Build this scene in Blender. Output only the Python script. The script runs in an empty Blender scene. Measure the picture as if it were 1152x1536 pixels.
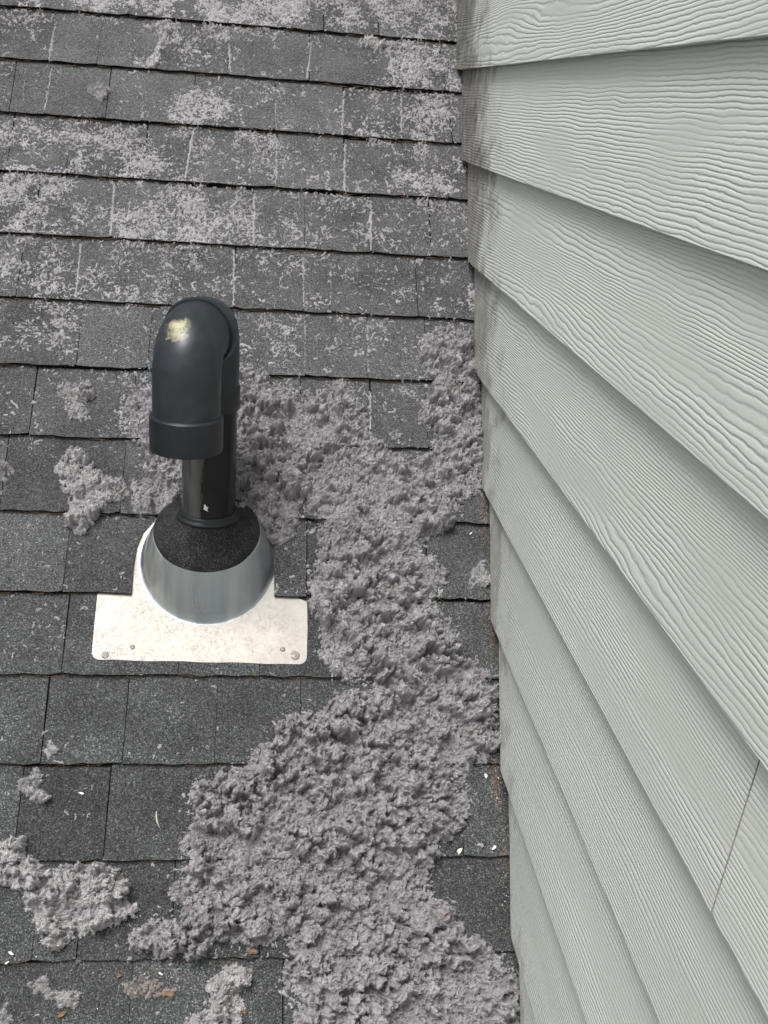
import bpy, bmesh, math, random
import numpy as np
from mathutils import Vector, Matrix
random.seed(7); rng = np.random.default_rng(7)
S = bpy.context.scene
# ------------------------------------------------------------------ camera, sky, sun, exposure
CAM = np.array([-0.42212, -1.71840, 0.74741]); EUL = (1.20203, -0.06915, -0.10057); F = 1600.0
cd = bpy.data.cameras.new('camera'); cam = bpy.data.objects.new('camera', cd); S.collection.objects.link(cam)
cam.location = CAM; cam.rotation_euler = EUL
cd.sensor_fit = 'VERTICAL'; cd.sensor_height = 24.0; cd.lens = F / 1536 * 24.0
cd.clip_start = 0.02; cd.clip_end = 2000
S.camera = cam
SUN_EL, SUN_AZ = math.radians(62), math.radians(212)      # azimuth clockwise from +y, where the light comes from
W = bpy.data.worlds.new("World"); S.world = W; W.use_nodes = True
wn = W.node_tree; wn.nodes.clear()
sky = wn.nodes.new('ShaderNodeTexSky'); sky.sky_type = 'NISHITA'; sky.sun_disc = False
sky.sun_elevation = SUN_EL; sky.sun_rotation = SUN_AZ; sky.air_density = 1.0; sky.dust_density = 6.0; sky.ozone_density = 1.0
hs = wn.nodes.new('ShaderNodeHueSaturation'); hs.inputs['Saturation'].default_value = 0.22     # overcast: cloud whitens the sky
bg = wn.nodes.new('ShaderNodeBackground'); bg.inputs['Strength'].default_value = 0.105
wo = wn.nodes.new('ShaderNodeOutputWorld')
wn.links.new(sky.outputs[0], hs.inputs['Color']); wn.links.new(hs.outputs[0], bg.inputs[0]); wn.links.new(bg.outputs[0], wo.inputs[0])
sl = bpy.data.lights.new('sun', 'SUN'); sl.energy = 2.0; sl.angle = math.radians(20); sl.color = (1, 0.97, 0.93)
so = bpy.data.objects.new('sun', sl); S.collection.objects.link(so)
dv = Vector((math.sin(SUN_AZ) * math.cos(SUN_EL), math.cos(SUN_AZ) * math.cos(SUN_EL), math.sin(SUN_EL)))
so.rotation_euler = dv.to_track_quat('Z', 'Y').to_euler(); so.location = (0, -3, 6)
S.view_settings.view_transform = 'Standard'; S.view_settings.look = 'None'
S.view_settings.exposure = 0.45; S.view_settings.gamma = 1; S.view_settings.use_curve_mapping = False

# ------------------------------------------------------------------ frames
TH = 0.80856; CT, ST, TT = math.cos(TH), math.sin(TH), math.tan(TH)
UB = [1.204, 1.061, .921, .777, .632, .488, .347, .205, .060, -.084, -.224, -.367, -.512, -.654]   # butt lines seen
U_ALL = [1.204 + .143 * i for i in range(7, 0, -1)] + UB + [-.654 - .143 * i for i in range(1, 6)]
U_ALL = np.array(U_ALL)
T_BUTT, T_TOP = .0105, .0016
def rw(x, u, h=0.0): return (x, u * CT - h * ST, u * ST + h * CT)         # roof coords -> world
def eul(e):
    def r(i, t):
        c, s = math.cos(t), math.sin(t); M = np.eye(3); j, k = (i + 1) % 3, (i + 2) % 3
        M[j, j] = c; M[k, k] = c; M[j, k] = -s; M[k, j] = s; return M
    return r(2, e[2]) @ r(1, e[1]) @ r(0, e[0])
RM = eul(EUL)
def at_roof(px, py, h=0.006):
    d = RM @ np.array([(px - 576) / F, -(py - 768) / F, -1.0])
    n = np.array([0, -ST, CT]); t = (h - CAM @ n) / (d @ n); P = CAM + t * d
    return float(P[0]), float(P[1] * CT + P[2] * ST)
def to_photo(x, u, h=0.006):                                            # arrays of roof coords -> photo coords
    P = np.stack([x, u * CT - h * ST, u * ST + h * CT], -1) - CAM
    q = P @ RM
    return 576 + F * q[..., 0] / -q[..., 2], 768 - F * q[..., 1] / -q[..., 2]
def surf(u):
    u = np.asarray(u, float); a = U_ALL[::-1]
    i = np.clip(np.searchsorted(a, u, side='right') - 1, 0, len(a) - 2)
    f = np.clip((u - a[i]) / (a[i + 1] - a[i]), 0, 1)
    return T_BUTT + (T_TOP - T_BUTT) * f

# ------------------------------------------------------------------ numpy noise
_tab = np.random.default_rng(3).random((512, 512)).astype(np.float32)
def vn(x, y, s, seed=0):
    x = x * s + seed * 37.17 + 1000; y = y * s + seed * 91.7 + 1000
    xi = np.floor(x).astype(int); yi = np.floor(y).astype(int); fx = x - xi; fy = y - yi
    fx = fx * fx * (3 - 2 * fx); fy = fy * fy * (3 - 2 * fy)
    a = _tab[xi % 512, yi % 512]; b = _tab[(xi + 1) % 512, yi % 512]; c = _tab[xi % 512, (yi + 1) % 512]; d = _tab[(xi + 1) % 512, (yi + 1) % 512]
    return (a * (1 - fx) + b * fx) * (1 - fy) + (c * (1 - fx) + d * fx) * fy
def fbm(x, y, s, seed=0, o=4, g=.5):
    t = 0; a = 1; n = 0
    for i in range(o): t = t + a * vn(x, y, s * 2 ** i, seed + i); n += a; a *= g
    return t / n

# ------------------------------------------------------------------ material helpers
class NT:
    def __init__(s, name):
        s.m = bpy.data.materials.new(name); s.m.use_nodes = True; s.t = s.m.node_tree; s.n = s.t.nodes; s.l = s.t.links
        s.b = s.n['Principled BSDF']; s.tc = s.n.new('ShaderNodeTexCoord'); s.obj = s.tc.outputs['Object']
    def link(s, a, b): s.l.new(a, b)
    def _in(s, sock, v):
        if v is None: return
        if hasattr(v, 'links') or isinstance(v, bpy.types.NodeSocket): s.l.new(v, sock)
        else: sock.default_value = v
    def noise(s, scale, detail=3, rough=.5, vec=None, dist=0.0):
        n = s.n.new('ShaderNodeTexNoise'); n.inputs['Scale'].default_value = scale; n.inputs['Detail'].default_value = detail
        n.inputs['Roughness'].default_value = rough; n.inputs['Distortion'].default_value = dist; s.l.new(vec or s.obj, n.inputs['Vector']); return n.outputs[0]
    def voro(s, scale, vec=None, out='Color', feat='F1'):
        n = s.n.new('ShaderNodeTexVoronoi'); n.feature = feat; n.inputs['Scale'].default_value = scale; s.l.new(vec or s.obj, n.inputs['Vector']); return n.outputs[out]
    def map(s, scale=(1, 1, 1), loc=(0, 0, 0), rot=(0, 0, 0), vec=None):
        n = s.n.new('ShaderNodeMapping'); n.inputs['Scale'].default_value = scale; n.inputs['Rotation'].default_value = rot
        s._in(n.inputs['Location'], loc); s.l.new(vec or s.obj, n.inputs['Vector']); return n.outputs[0]
    def math(s, op, a, b=None, c=None, clamp=False):
        n = s.n.new('ShaderNodeMath'); n.operation = op; n.use_clamp = clamp
        s._in(n.inputs[0], a); s._in(n.inputs[1], b); s._in(n.inputs[2], c); return n.outputs[0]
    def ramp(s, fac, stops):
        n = s.n.new('ShaderNodeValToRGB'); e = n.color_ramp.elements
        while len(e) < len(stops): e.new(.5)
        for i, (p, c) in enumerate(stops):
            e[i].position = p; e[i].color = (c, c, c, 1) if isinstance(c, (int, float)) else (*c, 1)
        s.l.new(fac, n.inputs[0]); return n.outputs[0]
    def mix(s, fac, a, b, mode='MIX'):
        n = s.n.new('ShaderNodeMix'); n.data_type = 'RGBA'; n.blend_type = mode
        def col(v): return (v, v, v, 1) if isinstance(v, (int, float)) else ((*v, 1) if isinstance(v, tuple) and len(v) == 3 else v)
        s._in(n.inputs[0], fac); s._in(n.inputs[6], col(a)); s._in(n.inputs[7], col(b)); return n.outputs[2]
    def sep(s, vec=None):
        n = s.n.new('ShaderNodeSeparateXYZ'); s.l.new(vec or s.obj, n.inputs[0]); return n.outputs
    def comb(s, x, y, z):
        n = s.n.new('ShaderNodeCombineXYZ'); s._in(n.inputs[0], x); s._in(n.inputs[1], y); s._in(n.inputs[2], z); return n.outputs[0]
    def rnd(s): return s.n.new('ShaderNodeObjectInfo').outputs['Random']
    def bump(s, h, dist=.001, strength=1.0, normal=None):
        n = s.n.new('ShaderNodeBump'); n.inputs['Distance'].default_value = dist; n.inputs['Strength'].default_value = strength
        s.l.new(h, n.inputs['Height'])
        if normal: s.l.new(normal, n.inputs['Normal'])
        return n.outputs[0]
    def done(s, col=None, rough=None, normal=None, metal=None, spec=None):
        s._in(s.b.inputs['Base Color'], (*col, 1) if isinstance(col, tuple) and len(col) == 3 else col)
        s._in(s.b.inputs['Roughness'], rough); s._in(s.b.inputs['Normal'], normal); s._in(s.b.inputs['Metallic'], metal)
        s._in(s.b.inputs['Specular IOR Level'], spec); return s.m

def mat_shingle():
    t = NT('asphalt_shingle')
    g = t.voro(640, out='Color'); gv = t.sep(g)[0]
    gc = t.ramp(gv, [(0, .018), (.35, .040), (.62, .062), (.82, .098), (.93, .155), (1, .27)])
    pn = t.noise(9, 4, .6); pat = t.ramp(pn, [(.35, .66), (.65, 1.25)])
    r = t.rnd(); tone = t.math('MULTIPLY_ADD', r, .75, .52)
    c = t.mix(1.0, gc, t.mix(1.0, pat, tone, 'MULTIPLY'), 'MULTIPLY')
    c = t.mix(1.0, c, (.92, 1.0, 1.0), 'MULTIPLY')
    # thin grey film of caught lint: denser up the slope
    geo = t.n.new('ShaderNodeNewGeometry'); wz = t.sep(geo.outputs['Position'])
    up = t.ramp(t.math('MULTIPLY_ADD', wz[2], 1.0, .5, clamp=True), [(.3, .03), (.62, .14), (1, .20)])
    fn = t.noise(260, 4, .75, vec=geo.outputs['Position'], dist=1.5)
    big = t.noise(14, 3, .6, vec=geo.outputs['Position'])
    f = t.ramp(t.math('ADD', fn, t.math('MULTIPLY', up, t.math('MULTIPLY_ADD', big, 1.0, .1))), [(.50, 0), (.72, .72)])
    f = t.math('ADD', f, t.math('MULTIPLY', up, t.math('MULTIPLY_ADD', big, 1.3, -.35)), clamp=True)
    f = t.math('MULTIPLY', f, t.ramp(gv, [(.1, .45), (.8, 1)]))
    c = t.mix(f, c, (.21, .205, .215))
    bp = t.math('ADD', t.math('MULTIPLY', gv, .7), t.math('MULTIPLY', f, 1.0))
    return t.done(c, .9, t.bump(bp, .0012, .9), spec=.25)
def mat_simple(name, col, rough=.8, nscale=60, amt=.3, bump=.0006, spec=.3, metal=None):
    t = NT(name); n = t.noise(nscale, 4, .6)
    c = t.mix(1.0, col, t.ramp(n, [(.3, 1 - amt), (.7, 1 + amt)]), 'MULTIPLY')
    return t.done(c, rough, t.bump(n, bump, .8), spec=spec, metal=metal)
def mat_lint(name, col, bd=.0016):
    t = NT(name)
    n1 = t.noise(38, 4, .6); n2 = t.noise(420, 5, .75, dist=1.2); n3 = t.noise(1100, 3, .7)
    c = t.mix(t.ramp(n1, [(.35, 0), (.7, 1)]), tuple(v * .86 for v in col), tuple(v * 1.12 for v in col))
    c = t.mix(t.math('MULTIPLY', t.ramp(n2, [(.3, 1), (.6, 0)]), .15), c, tuple(v * .55 for v in col))
    c = t.mix(1.0, c, t.ramp(t.noise(800, 3, .7), [(.36, .72), (.64, 1.3)]), 'MULTIPLY')
    br = t.math('GREATER_THAN', t.noise(22, 3, .6), .66)
    c = t.mix(t.math('MULTIPLY', br, .3), c, (.22, .16, .13))
    h = t.math('ADD', n2, t.math('MULTIPLY', n3, .6))
    m = t.done(c, 1.0, t.bump(h, bd, .9), spec=.05)
    n_ = t.n
    return m
def mat_siding():
    t = NT('painted_lap_siding')
    x, y, z = t.sep(); r = t.rnd()
    yo = t.math('MULTIPLY_ADD', r, 37.0, y); 
    ry = t.math('MULTIPLY_ADD', r, 11.0, z)
    v1 = t.comb(t.math('MULTIPLY', yo, .9), t.math('MULTIPLY', ry, 9.0), 0.0)
    v2 = t.comb(t.math('MULTIPLY', yo, 9.0), t.math('MULTIPLY', ry, 30.0), 3.0)
    v3 = t.comb(t.math('MULTIPLY', yo, 70.0), t.math('MULTIPLY', ry, 110.0), 7.0)
    n1 = t.noise(1, 1, .4, vec=v1); n2 = t.noise(1, 2, .5, vec=v2); n3 = t.noise(1, 2, .5, vec=v3)
    ph = t.math('ADD', t.math('MULTIPLY', z, 188.0), t.math('MULTIPLY', n1, t.math('MULTIPLY_ADD', t.math('POWER', t.math('FRACT', t.math('MULTIPLY', r, 7.3)), 1.6), 24.0, 4.0)))
    ph = t.math('ADD', ph, t.math('MULTIPLY', n2, 1.8)); ph = t.math('ADD', ph, t.math('MULTIPLY', n3, .45))
    s = t.math('SINE', t.math('MULTIPLY', ph, 6.2832))
    s = t.ramp(t.math('MULTIPLY_ADD', s, .5, .5), [(0, 0), (.28, .62), (.6, .92), (1, 1)])
    v4 = t.comb(t.math('MULTIPLY', yo, 3.0), t.math('MULTIPLY', ry, 16.0), 12.0)
    am = t.ramp(t.noise(1, 2, .5, vec=v4), [(.36, .25), (.58, 1)])
    h = t.math('MULTIPLY', s, am)
    fine = t.noise(900, 2, .6)
    h2 = t.math('MULTIPLY_ADD', fine, .06, h)
    nb = t.bump(h2, .00070, 1.0)
    # d = height above the roof surface: dirt and worn wood show near the cut end
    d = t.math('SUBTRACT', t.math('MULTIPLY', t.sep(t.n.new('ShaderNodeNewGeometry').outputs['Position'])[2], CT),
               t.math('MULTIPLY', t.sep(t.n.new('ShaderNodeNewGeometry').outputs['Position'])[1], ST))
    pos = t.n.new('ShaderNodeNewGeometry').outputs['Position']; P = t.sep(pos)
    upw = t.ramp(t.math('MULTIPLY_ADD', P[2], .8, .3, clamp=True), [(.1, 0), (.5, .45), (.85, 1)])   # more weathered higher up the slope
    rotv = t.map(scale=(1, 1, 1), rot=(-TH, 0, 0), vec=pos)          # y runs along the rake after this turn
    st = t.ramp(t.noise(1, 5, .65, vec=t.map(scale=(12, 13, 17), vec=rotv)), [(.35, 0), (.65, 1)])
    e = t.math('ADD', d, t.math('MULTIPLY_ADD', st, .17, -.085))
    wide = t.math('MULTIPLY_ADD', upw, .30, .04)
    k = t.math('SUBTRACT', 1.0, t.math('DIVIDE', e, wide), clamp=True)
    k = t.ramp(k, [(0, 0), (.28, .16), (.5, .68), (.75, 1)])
    base = t.mix(t.noise(3, 3, .6), (.585, .62, .58), (.635, .67, .63))
    base = t.mix(1.0, base, t.math('MULTIPLY_ADD', t.math('FRACT', t.math('MULTIPLY', r, 5.1)), .06, .95), 'MULTIPLY')
    base = t.mix(t.math('MULTIPLY', t.math('SUBTRACT', 1.0, h), .30), base, (.32, .34, .31))          # groove shade painted into the colour to sharpen the grain
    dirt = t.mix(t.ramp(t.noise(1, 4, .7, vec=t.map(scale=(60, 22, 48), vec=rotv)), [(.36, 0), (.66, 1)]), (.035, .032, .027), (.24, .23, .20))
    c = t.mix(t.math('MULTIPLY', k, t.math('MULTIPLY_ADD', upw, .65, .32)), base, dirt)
    film = t.math('SUBTRACT', 1.0, t.math('DIVIDE', d, .38), clamp=True)
    film = t.math('MULTIPLY', t.math('MULTIPLY', film, t.ramp(t.noise(260, 3, .7), [(.4, 0), (.62, 1)])), .6)
    c = t.mix(film, c, (.26, .25, .245))
    sp = t.math('GREATER_THAN', t.noise(120, 2, .5), .80)
    c = t.mix(t.math('MULTIPLY', sp, .5), c, (.2, .19, .17))
    return t.done(c, .62, nb, spec=.35)
def mat_pipe(name, base=(.012, .016, .020), rough=.28, smudge=None, dust=.15):
    t = NT(name); n = t.noise(30, 4, .6); n2 = t.noise(500, 3, .7)
    c = t.mix(t.math('MULTIPLY', t.ramp(n, [(.4, 0), (.75, 1)]), dust), base, (.10, .11, .115))
    c = t.mix(t.math('MULTIPLY', t.math('GREATER_THAN', n2, .72), .5), c, (.16, .16, .16))
    if smudge:
        dx = t.n.new('ShaderNodeVectorMath'); dx.operation = 'DISTANCE'; t.l.new(t.obj, dx.inputs[0]); dx.inputs[1].default_value = smudge
        q = t.math('ADD', dx.outputs['Value'], t.math('MULTIPLY_ADD', t.noise(55, 5, .7), .06, -.03))
        f = t.math('SUBTRACT', 1.0, t.math('DIVIDE', t.math('SUBTRACT', q, .005), .018), clamp=True)
        c = t.mix(t.math('MULTIPLY', f, t.ramp(t.noise(260, 4, .7), [(.3, .45), (.6, 1)])), c, (.52, .49, .31))
    if name == 'black_pipe':                              # wavy lighter grey streak down one side of the pipe
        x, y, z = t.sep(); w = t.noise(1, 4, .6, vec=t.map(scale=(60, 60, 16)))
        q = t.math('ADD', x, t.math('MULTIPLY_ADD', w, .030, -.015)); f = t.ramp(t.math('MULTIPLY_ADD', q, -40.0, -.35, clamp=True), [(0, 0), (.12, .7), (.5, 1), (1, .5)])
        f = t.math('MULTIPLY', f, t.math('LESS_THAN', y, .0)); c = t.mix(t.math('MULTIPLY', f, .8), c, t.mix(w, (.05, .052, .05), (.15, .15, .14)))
    r = t.ramp(n, [(.3, rough), (.7, rough + .12)])
    return t.done(c, r, t.bump(n2, .0002, .5), spec=.32 if name == 'black_pipe' else .5)
def mat_plate(name, c1, c2, metal=.75, rough=.42, grime=.5):
    t = NT(name); n = t.noise(9, 4, .6); n2 = t.noise(160, 5, .75, dist=1.0); n3 = t.noise(18, 3, .6)
    c = t.mix(t.ramp(n, [(.35, 0), (.65, 1)]), c1, c2)
    g = t.math('MULTIPLY', t.math('MULTIPLY', t.ramp(n2, [(.52, 0), (.60, 1)]), t.ramp(n3, [(.40, 0), (.58, 1)])), grime)
    c = t.mix(g, c, (.30, .26, .27))
    m = t.math('MULTIPLY', t.math('SUBTRACT', 1.0, g), metal)
    return t.done(c, t.ramp(n2, [(.3, rough), (.7, rough + .15)]), t.bump(n, .0015, .5), metal=m)

def mat_rubber():
    t = NT('rubber_boot'); n = t.noise(600, 3, .8); n2 = t.noise(40, 3, .6)
    f = t.math('MULTIPLY', t.ramp(n, [(.52, 0), (.62, 1)]), t.ramp(n2, [(.3, .25), (.6, 1)]))
    c = t.mix(f, (.006, .006, .007), (.12, .118, .122)); return t.done(c, .75, t.bump(n, .0008, .8), spec=.25)
def mat_cone():
    t = NT('bare_metal_cone'); v = t.map(scale=(26, 26, 3)); n = t.noise(1, 3, .6, vec=v); n2 = t.noise(1, 2, .5, vec=t.map(scale=(9, 9, 2))); n3 = t.noise(140, 4, .7)
    c = t.mix(t.ramp(n, [(.35, 0), (.65, 1)]), (.40, .43, .44), (.72, .74, .72)); c = t.mix(t.ramp(n2, [(.4, 0), (.6, .6)]), c, (.30, .36, .40))  # upright pale and bluish streaks: soft reflections painted into the metal colour
    c = t.mix(t.math('MULTIPLY', t.ramp(n3, [(.58, 0), (.66, 1)]), .4), c, (.55, .53, .50))
    return t.done(c, t.ramp(n, [(.3, .24), (.7, .42)]), t.bump(n3, .0004, .5), metal=.9)
M = {}
M['shingle'] = mat_shingle()
M['edge'] = mat_simple('shingle_edge', (.012, .011, .010), .95, 200, .5, .001, .1)
M['deck'] = mat_simple('underlayment', (.012, .012, .012), .95, 80, .3, .001, .1)
M['lint'] = mat_lint('grey_lint', (.342, .330, .344), .0007)
M['lint_pale'] = mat_lint('pale_lint', (.325, .317, .333), .0006)
M['lint_tuft'] = mat_lint('loose_lint', (.43, .418, .43), .0007)
M['lint_brown'] = mat_lint('brownish_lint', (.34, .31, .295))
M['siding'] = mat_siding()
M['cut'] = mat_simple('raw_board_end', (.34, .33, .31), .9, 220, .4, .001, .1)
M['sheath'] = mat_simple('house_wrap', (.05, .05, .05), .9, 20, .2, .0005, .1)
M['caulk'] = mat_simple('joint_filler', (.17, .12, .11), .8, 300, .35, .0006, .2)
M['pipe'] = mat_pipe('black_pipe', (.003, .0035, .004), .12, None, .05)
M['elbow'] = mat_pipe('grey_black_elbow', (.011, .016, .022), .32, (0, 0, 0), .16)
M['collar'] = mat_pipe('hub_plastic', (.006, .009, .012), .36, None, .08)
M['rubber'] = mat_rubber()
M['plate'] = mat_plate('aluminium_flange', (.34, .322, .288), (.26, .252, .236), .4, .42, .7)
M['cone'] = mat_cone()
M['nail'] = mat_simple('nail_steel', (.26, .24, .22), .6, 300, .5, .0004, .4, metal=.5)
M['chip'] = mat_simple('white_paint', (.78, .76, .68), .7, 200, .1, .0004)
M['leaf'] = mat_simple('dry_leaf', (.20, .12, .07), .7, 150, .4, .0004)
M['twig'] = mat_simple('pale_straw', (.42, .41, .36), .8, 150, .3, .0004)
M['grit'] = mat_simple('brown_grit', (.20, .14, .10), .9, 90, .8, .0004)
M['thread'] = mat_simple('dead_needle', (.10, .065, .04), .9, 90, .4, .0002)
M['grass'] = mat_simple('pale_concrete', (.26, .26, .24), .95, 3, .4, .02)

# ------------------------------------------------------------------ object helpers
def link(name, me, parent=None, loc=None):
    o = bpy.data.objects.new(name, me); S.collection.objects.link(o)
    if parent is not None: o.parent = parent
    if loc is not None: o.location = loc
    return o
def mesh(name, verts, faces, mats, smooth=False, idx=None):
    me = bpy.data.meshes.new(name); me.from_pydata(verts, [], faces)
    for m in (mats if isinstance(mats, (list, tuple)) else [mats]): me.materials.append(m)
    if idx is not None: me.polygons.foreach_set('material_index', np.asarray(idx, dtype=np.int32))
    if smooth: me.polygons.foreach_set('use_smooth', [True] * len(me.polygons))
    me.update(); return me
def tag(o, label=None, cat=None, group=None, kind=None):
    if label: o['label'] = label
    if cat: o['category'] = cat
    if group: o['group'] = group
    if kind: o['kind'] = kind
    return o
def empty(name, loc=(0, 0, 0)):
    o = bpy.data.objects.new(name, None); S.collection.objects.link(o); o.location = loc; o.empty_display_size = .05; return o

# ------------------------------------------------------------------ ground far below and the roof deck
gme = mesh('ground', [(-600, -600, -6), (600, -600, -6), (600, 600, -6), (-600, 600, -6)], [(0, 1, 2, 3)], M['grass'])
tag(link('ground', gme), kind='structure')
x0, x1, u0, u1 = -2.6, .03, -1.36, 2.2
vs = [rw(x0, u0), rw(x1, u0), rw(x1, u1), rw(x0, u1), rw(x0, u0, -.05), rw(x1, u0, -.05), rw(x1, u1, -.05), rw(x0, u1, -.05)]
fs = [(0, 1, 2, 3), (7, 6, 5, 4), (0, 4, 5, 1), (1, 5, 6, 2), (2, 6, 7, 3), (3, 7, 4, 0)]
roof = tag(link('roof', mesh('roof', vs, fs, M['deck'])), kind='structure')

# ------------------------------------------------------------------ shingles, tab by tab
# gaps between tabs, by course, as photo x at the course's middle row
GAPS = {0: [(405, 8)], 1: [(79, 55), (150, 58), (238, 68), (343, 72), (464, 90), (586, 98)],
        2: [(20, 130), (71, 135), (162, 140), (290, 152), (413, 160), (515, 168), (601, 176)],
        3: [(105, 215), (218, 225), (283, 232), (414, 245), (516, 252), (606, 258)],
        4: [(55, 305), (170, 310), (270, 318), (380, 325), (457, 330), (556, 338), (645, 345)],
        5: [(117, 400), (258, 410), (352, 415), (455, 425), (495, 428), (625, 435)],
        6: [(120, 500), (225, 505), (353, 515), (458, 520), (551, 525)],
        7: [(50, 600), (200, 610), (345, 615), (450, 620), (556, 625), (640, 628)],
        8: [(8, 700), (185, 710), (310, 715), (440, 720), (560, 725), (650, 728)],
        9: [(100, 830), (460, 840), (640, 845)],
        10: [(98, 955), (270, 960), (390, 960), (520, 960), (640, 960)],
        11: [(68, 1080), (188, 1080), (324, 1080), (450, 1080), (580, 1080), (700, 1080)],
        12: [(28, 1220), (160, 1220), (297, 1220), (430, 1220), (560, 1220)],
        13: [(55, 1365), (121, 1365), (260, 1365), (390, 1365), (520, 1365), (648, 1365)],
        14: [(195, 1490), (425, 1490), (560, 1490), (690, 1490)]}
LEVEL = {}
def tab_mesh(poly, ub, ut, lift, lower):
    """poly: (x,u) outline anticlockwise; heights follow the wedge; lower = bottom height of the slab"""
    vt, vb = [], []
    for (x, u) in poly:
        f = (u - ub) / (ut - ub); h = T_BUTT + lift + (T_TOP - T_BUTT) * f
        vt.append((x, u, h)); vb.append((x, u, max(h - .0046, .0002) if lower is None else lower))
    n = len(poly); V = [rw(*p) for p in vt + vb]
    faces = [tuple(range(n)), tuple(range(2 * n - 1, n - 1, -1))] + [(i, i + n, (i + 1) % n + n, (i + 1) % n) for i in range(n)]
    return V, faces, [0, 1] + [1] * n
def add_tab(xa, xb, ub, ut, over, poly=None):
    if poly is None:
        n = max(3, int((xb - xa) / .016)); xs = np.linspace(xa, xb, n)
        low = [(x, ub + random.uniform(-.0019, .0019)) for x in xs]
        low[0] = (low[0][0], low[0][1] + .0015); low[-1] = (low[-1][0], low[-1][1] + .0015)
        s0, s1 = random.uniform(-.002, .002), random.uniform(-.002, .002)
        poly = low + [(xb + s1, ut + over), (xa + s0, ut + over)]
    V, Fc, I = tab_mesh(poly, ub, ut, random.uniform(-.0007, .0009), None)
    o = link('shingle', mesh('shingle', V, Fc, [M['shingle'], M['edge']], idx=I), roof); return o
nx_, NOTCH_L, NOTCH_R = 0, -.628, -.388
for k in range(len(U_ALL)):
    ub = U_ALL[k]; ut = U_ALL[k - 1] if k else ub + .143
    ci = k - 7                      # course index: 0 is the one above the highest butt line in view
    if ci in GAPS: gx = sorted(at_roof(*g)[0] for g in GAPS[ci])
    else: gx = [-.05 - random.uniform(0, .06)]; gx.sort()
    lo = gx[0]
    while lo > x0 + .12: lo -= random.uniform(.10, .17); gx.insert(0, lo)
    while gx[-1] < -.14: gx.append(gx[-1] + random.uniform(.10, .15))
    gx = [g for g in gx if x0 + .03 < g < -.02]
    edges = [x0] + gx + [x1 - .004]
    for a, b in zip(edges[:-1], edges[1:]):
        w = random.choice([.0004, .0005, .0007, .0010]); a2, b2 = a + w, b - w
        if ci == 9 and b2 > NOTCH_L and a2 < NOTCH_R:          # cut round the flashing
            if a2 < NOTCH_L:
                pl = [(a2, ub), (-.68, ub + .001), (NOTCH_L, ub - .001), (NOTCH_L, ub + .05), (NOTCH_L + .003, ub + .085), (NOTCH_L + .012, ub + .112), (NOTCH_L + .03, ub + .135), (NOTCH_L + .03, ut + .03), (a2, ut + .03)]
                add_tab(0, 0, ub, ut, .03, pl)
            if b2 > NOTCH_R:
                pl = [(NOTCH_R, ub), (-.36, ub - .001), (b2, ub), (b2, ut + .03), (NOTCH_R - .02, ut + .03), (NOTCH_R - .02, ub + .12), (NOTCH_R - .003, ub + .09)]
                add_tab(0, 0, ub, ut, .03, pl)
            continue
        add_tab(a2, b2, ub, ut, .03)
    # lower layer of the course, peeping out under the butts
    xs = np.arange(x0, x1, .02)
    for (xa, xb) in ([(x0, x1 - .004)] if ci != 9 else [(x0, NOTCH_L - .002), (NOTCH_R + .002, x1 - .004)]):
        xs = np.linspace(xa, xb, max(4, int((xb - xa) / .025)))
        low = [(float(x), ub + .0045 + .004 * float(vn(np.array(x), np.array(ub), 14.0)) - .0032 + random.uniform(-.0006, .0006)) for x in xs]
        pl = low + [(xb, ub + .03), (xa, ub + .03)]
        V = [rw(x, u, .0034) for x, u in pl] + [rw(x, u, .0004) for x, u in pl]; n = len(pl)
        Fc = [tuple(range(n)), tuple(range(2 * n - 1, n - 1, -1))] + [(i, i + n, (i + 1) % n + n, (i + 1) % n) for i in range(n)]
        link('starter_strip', mesh('starter_strip', V, Fc, M['edge']), roof)

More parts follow.
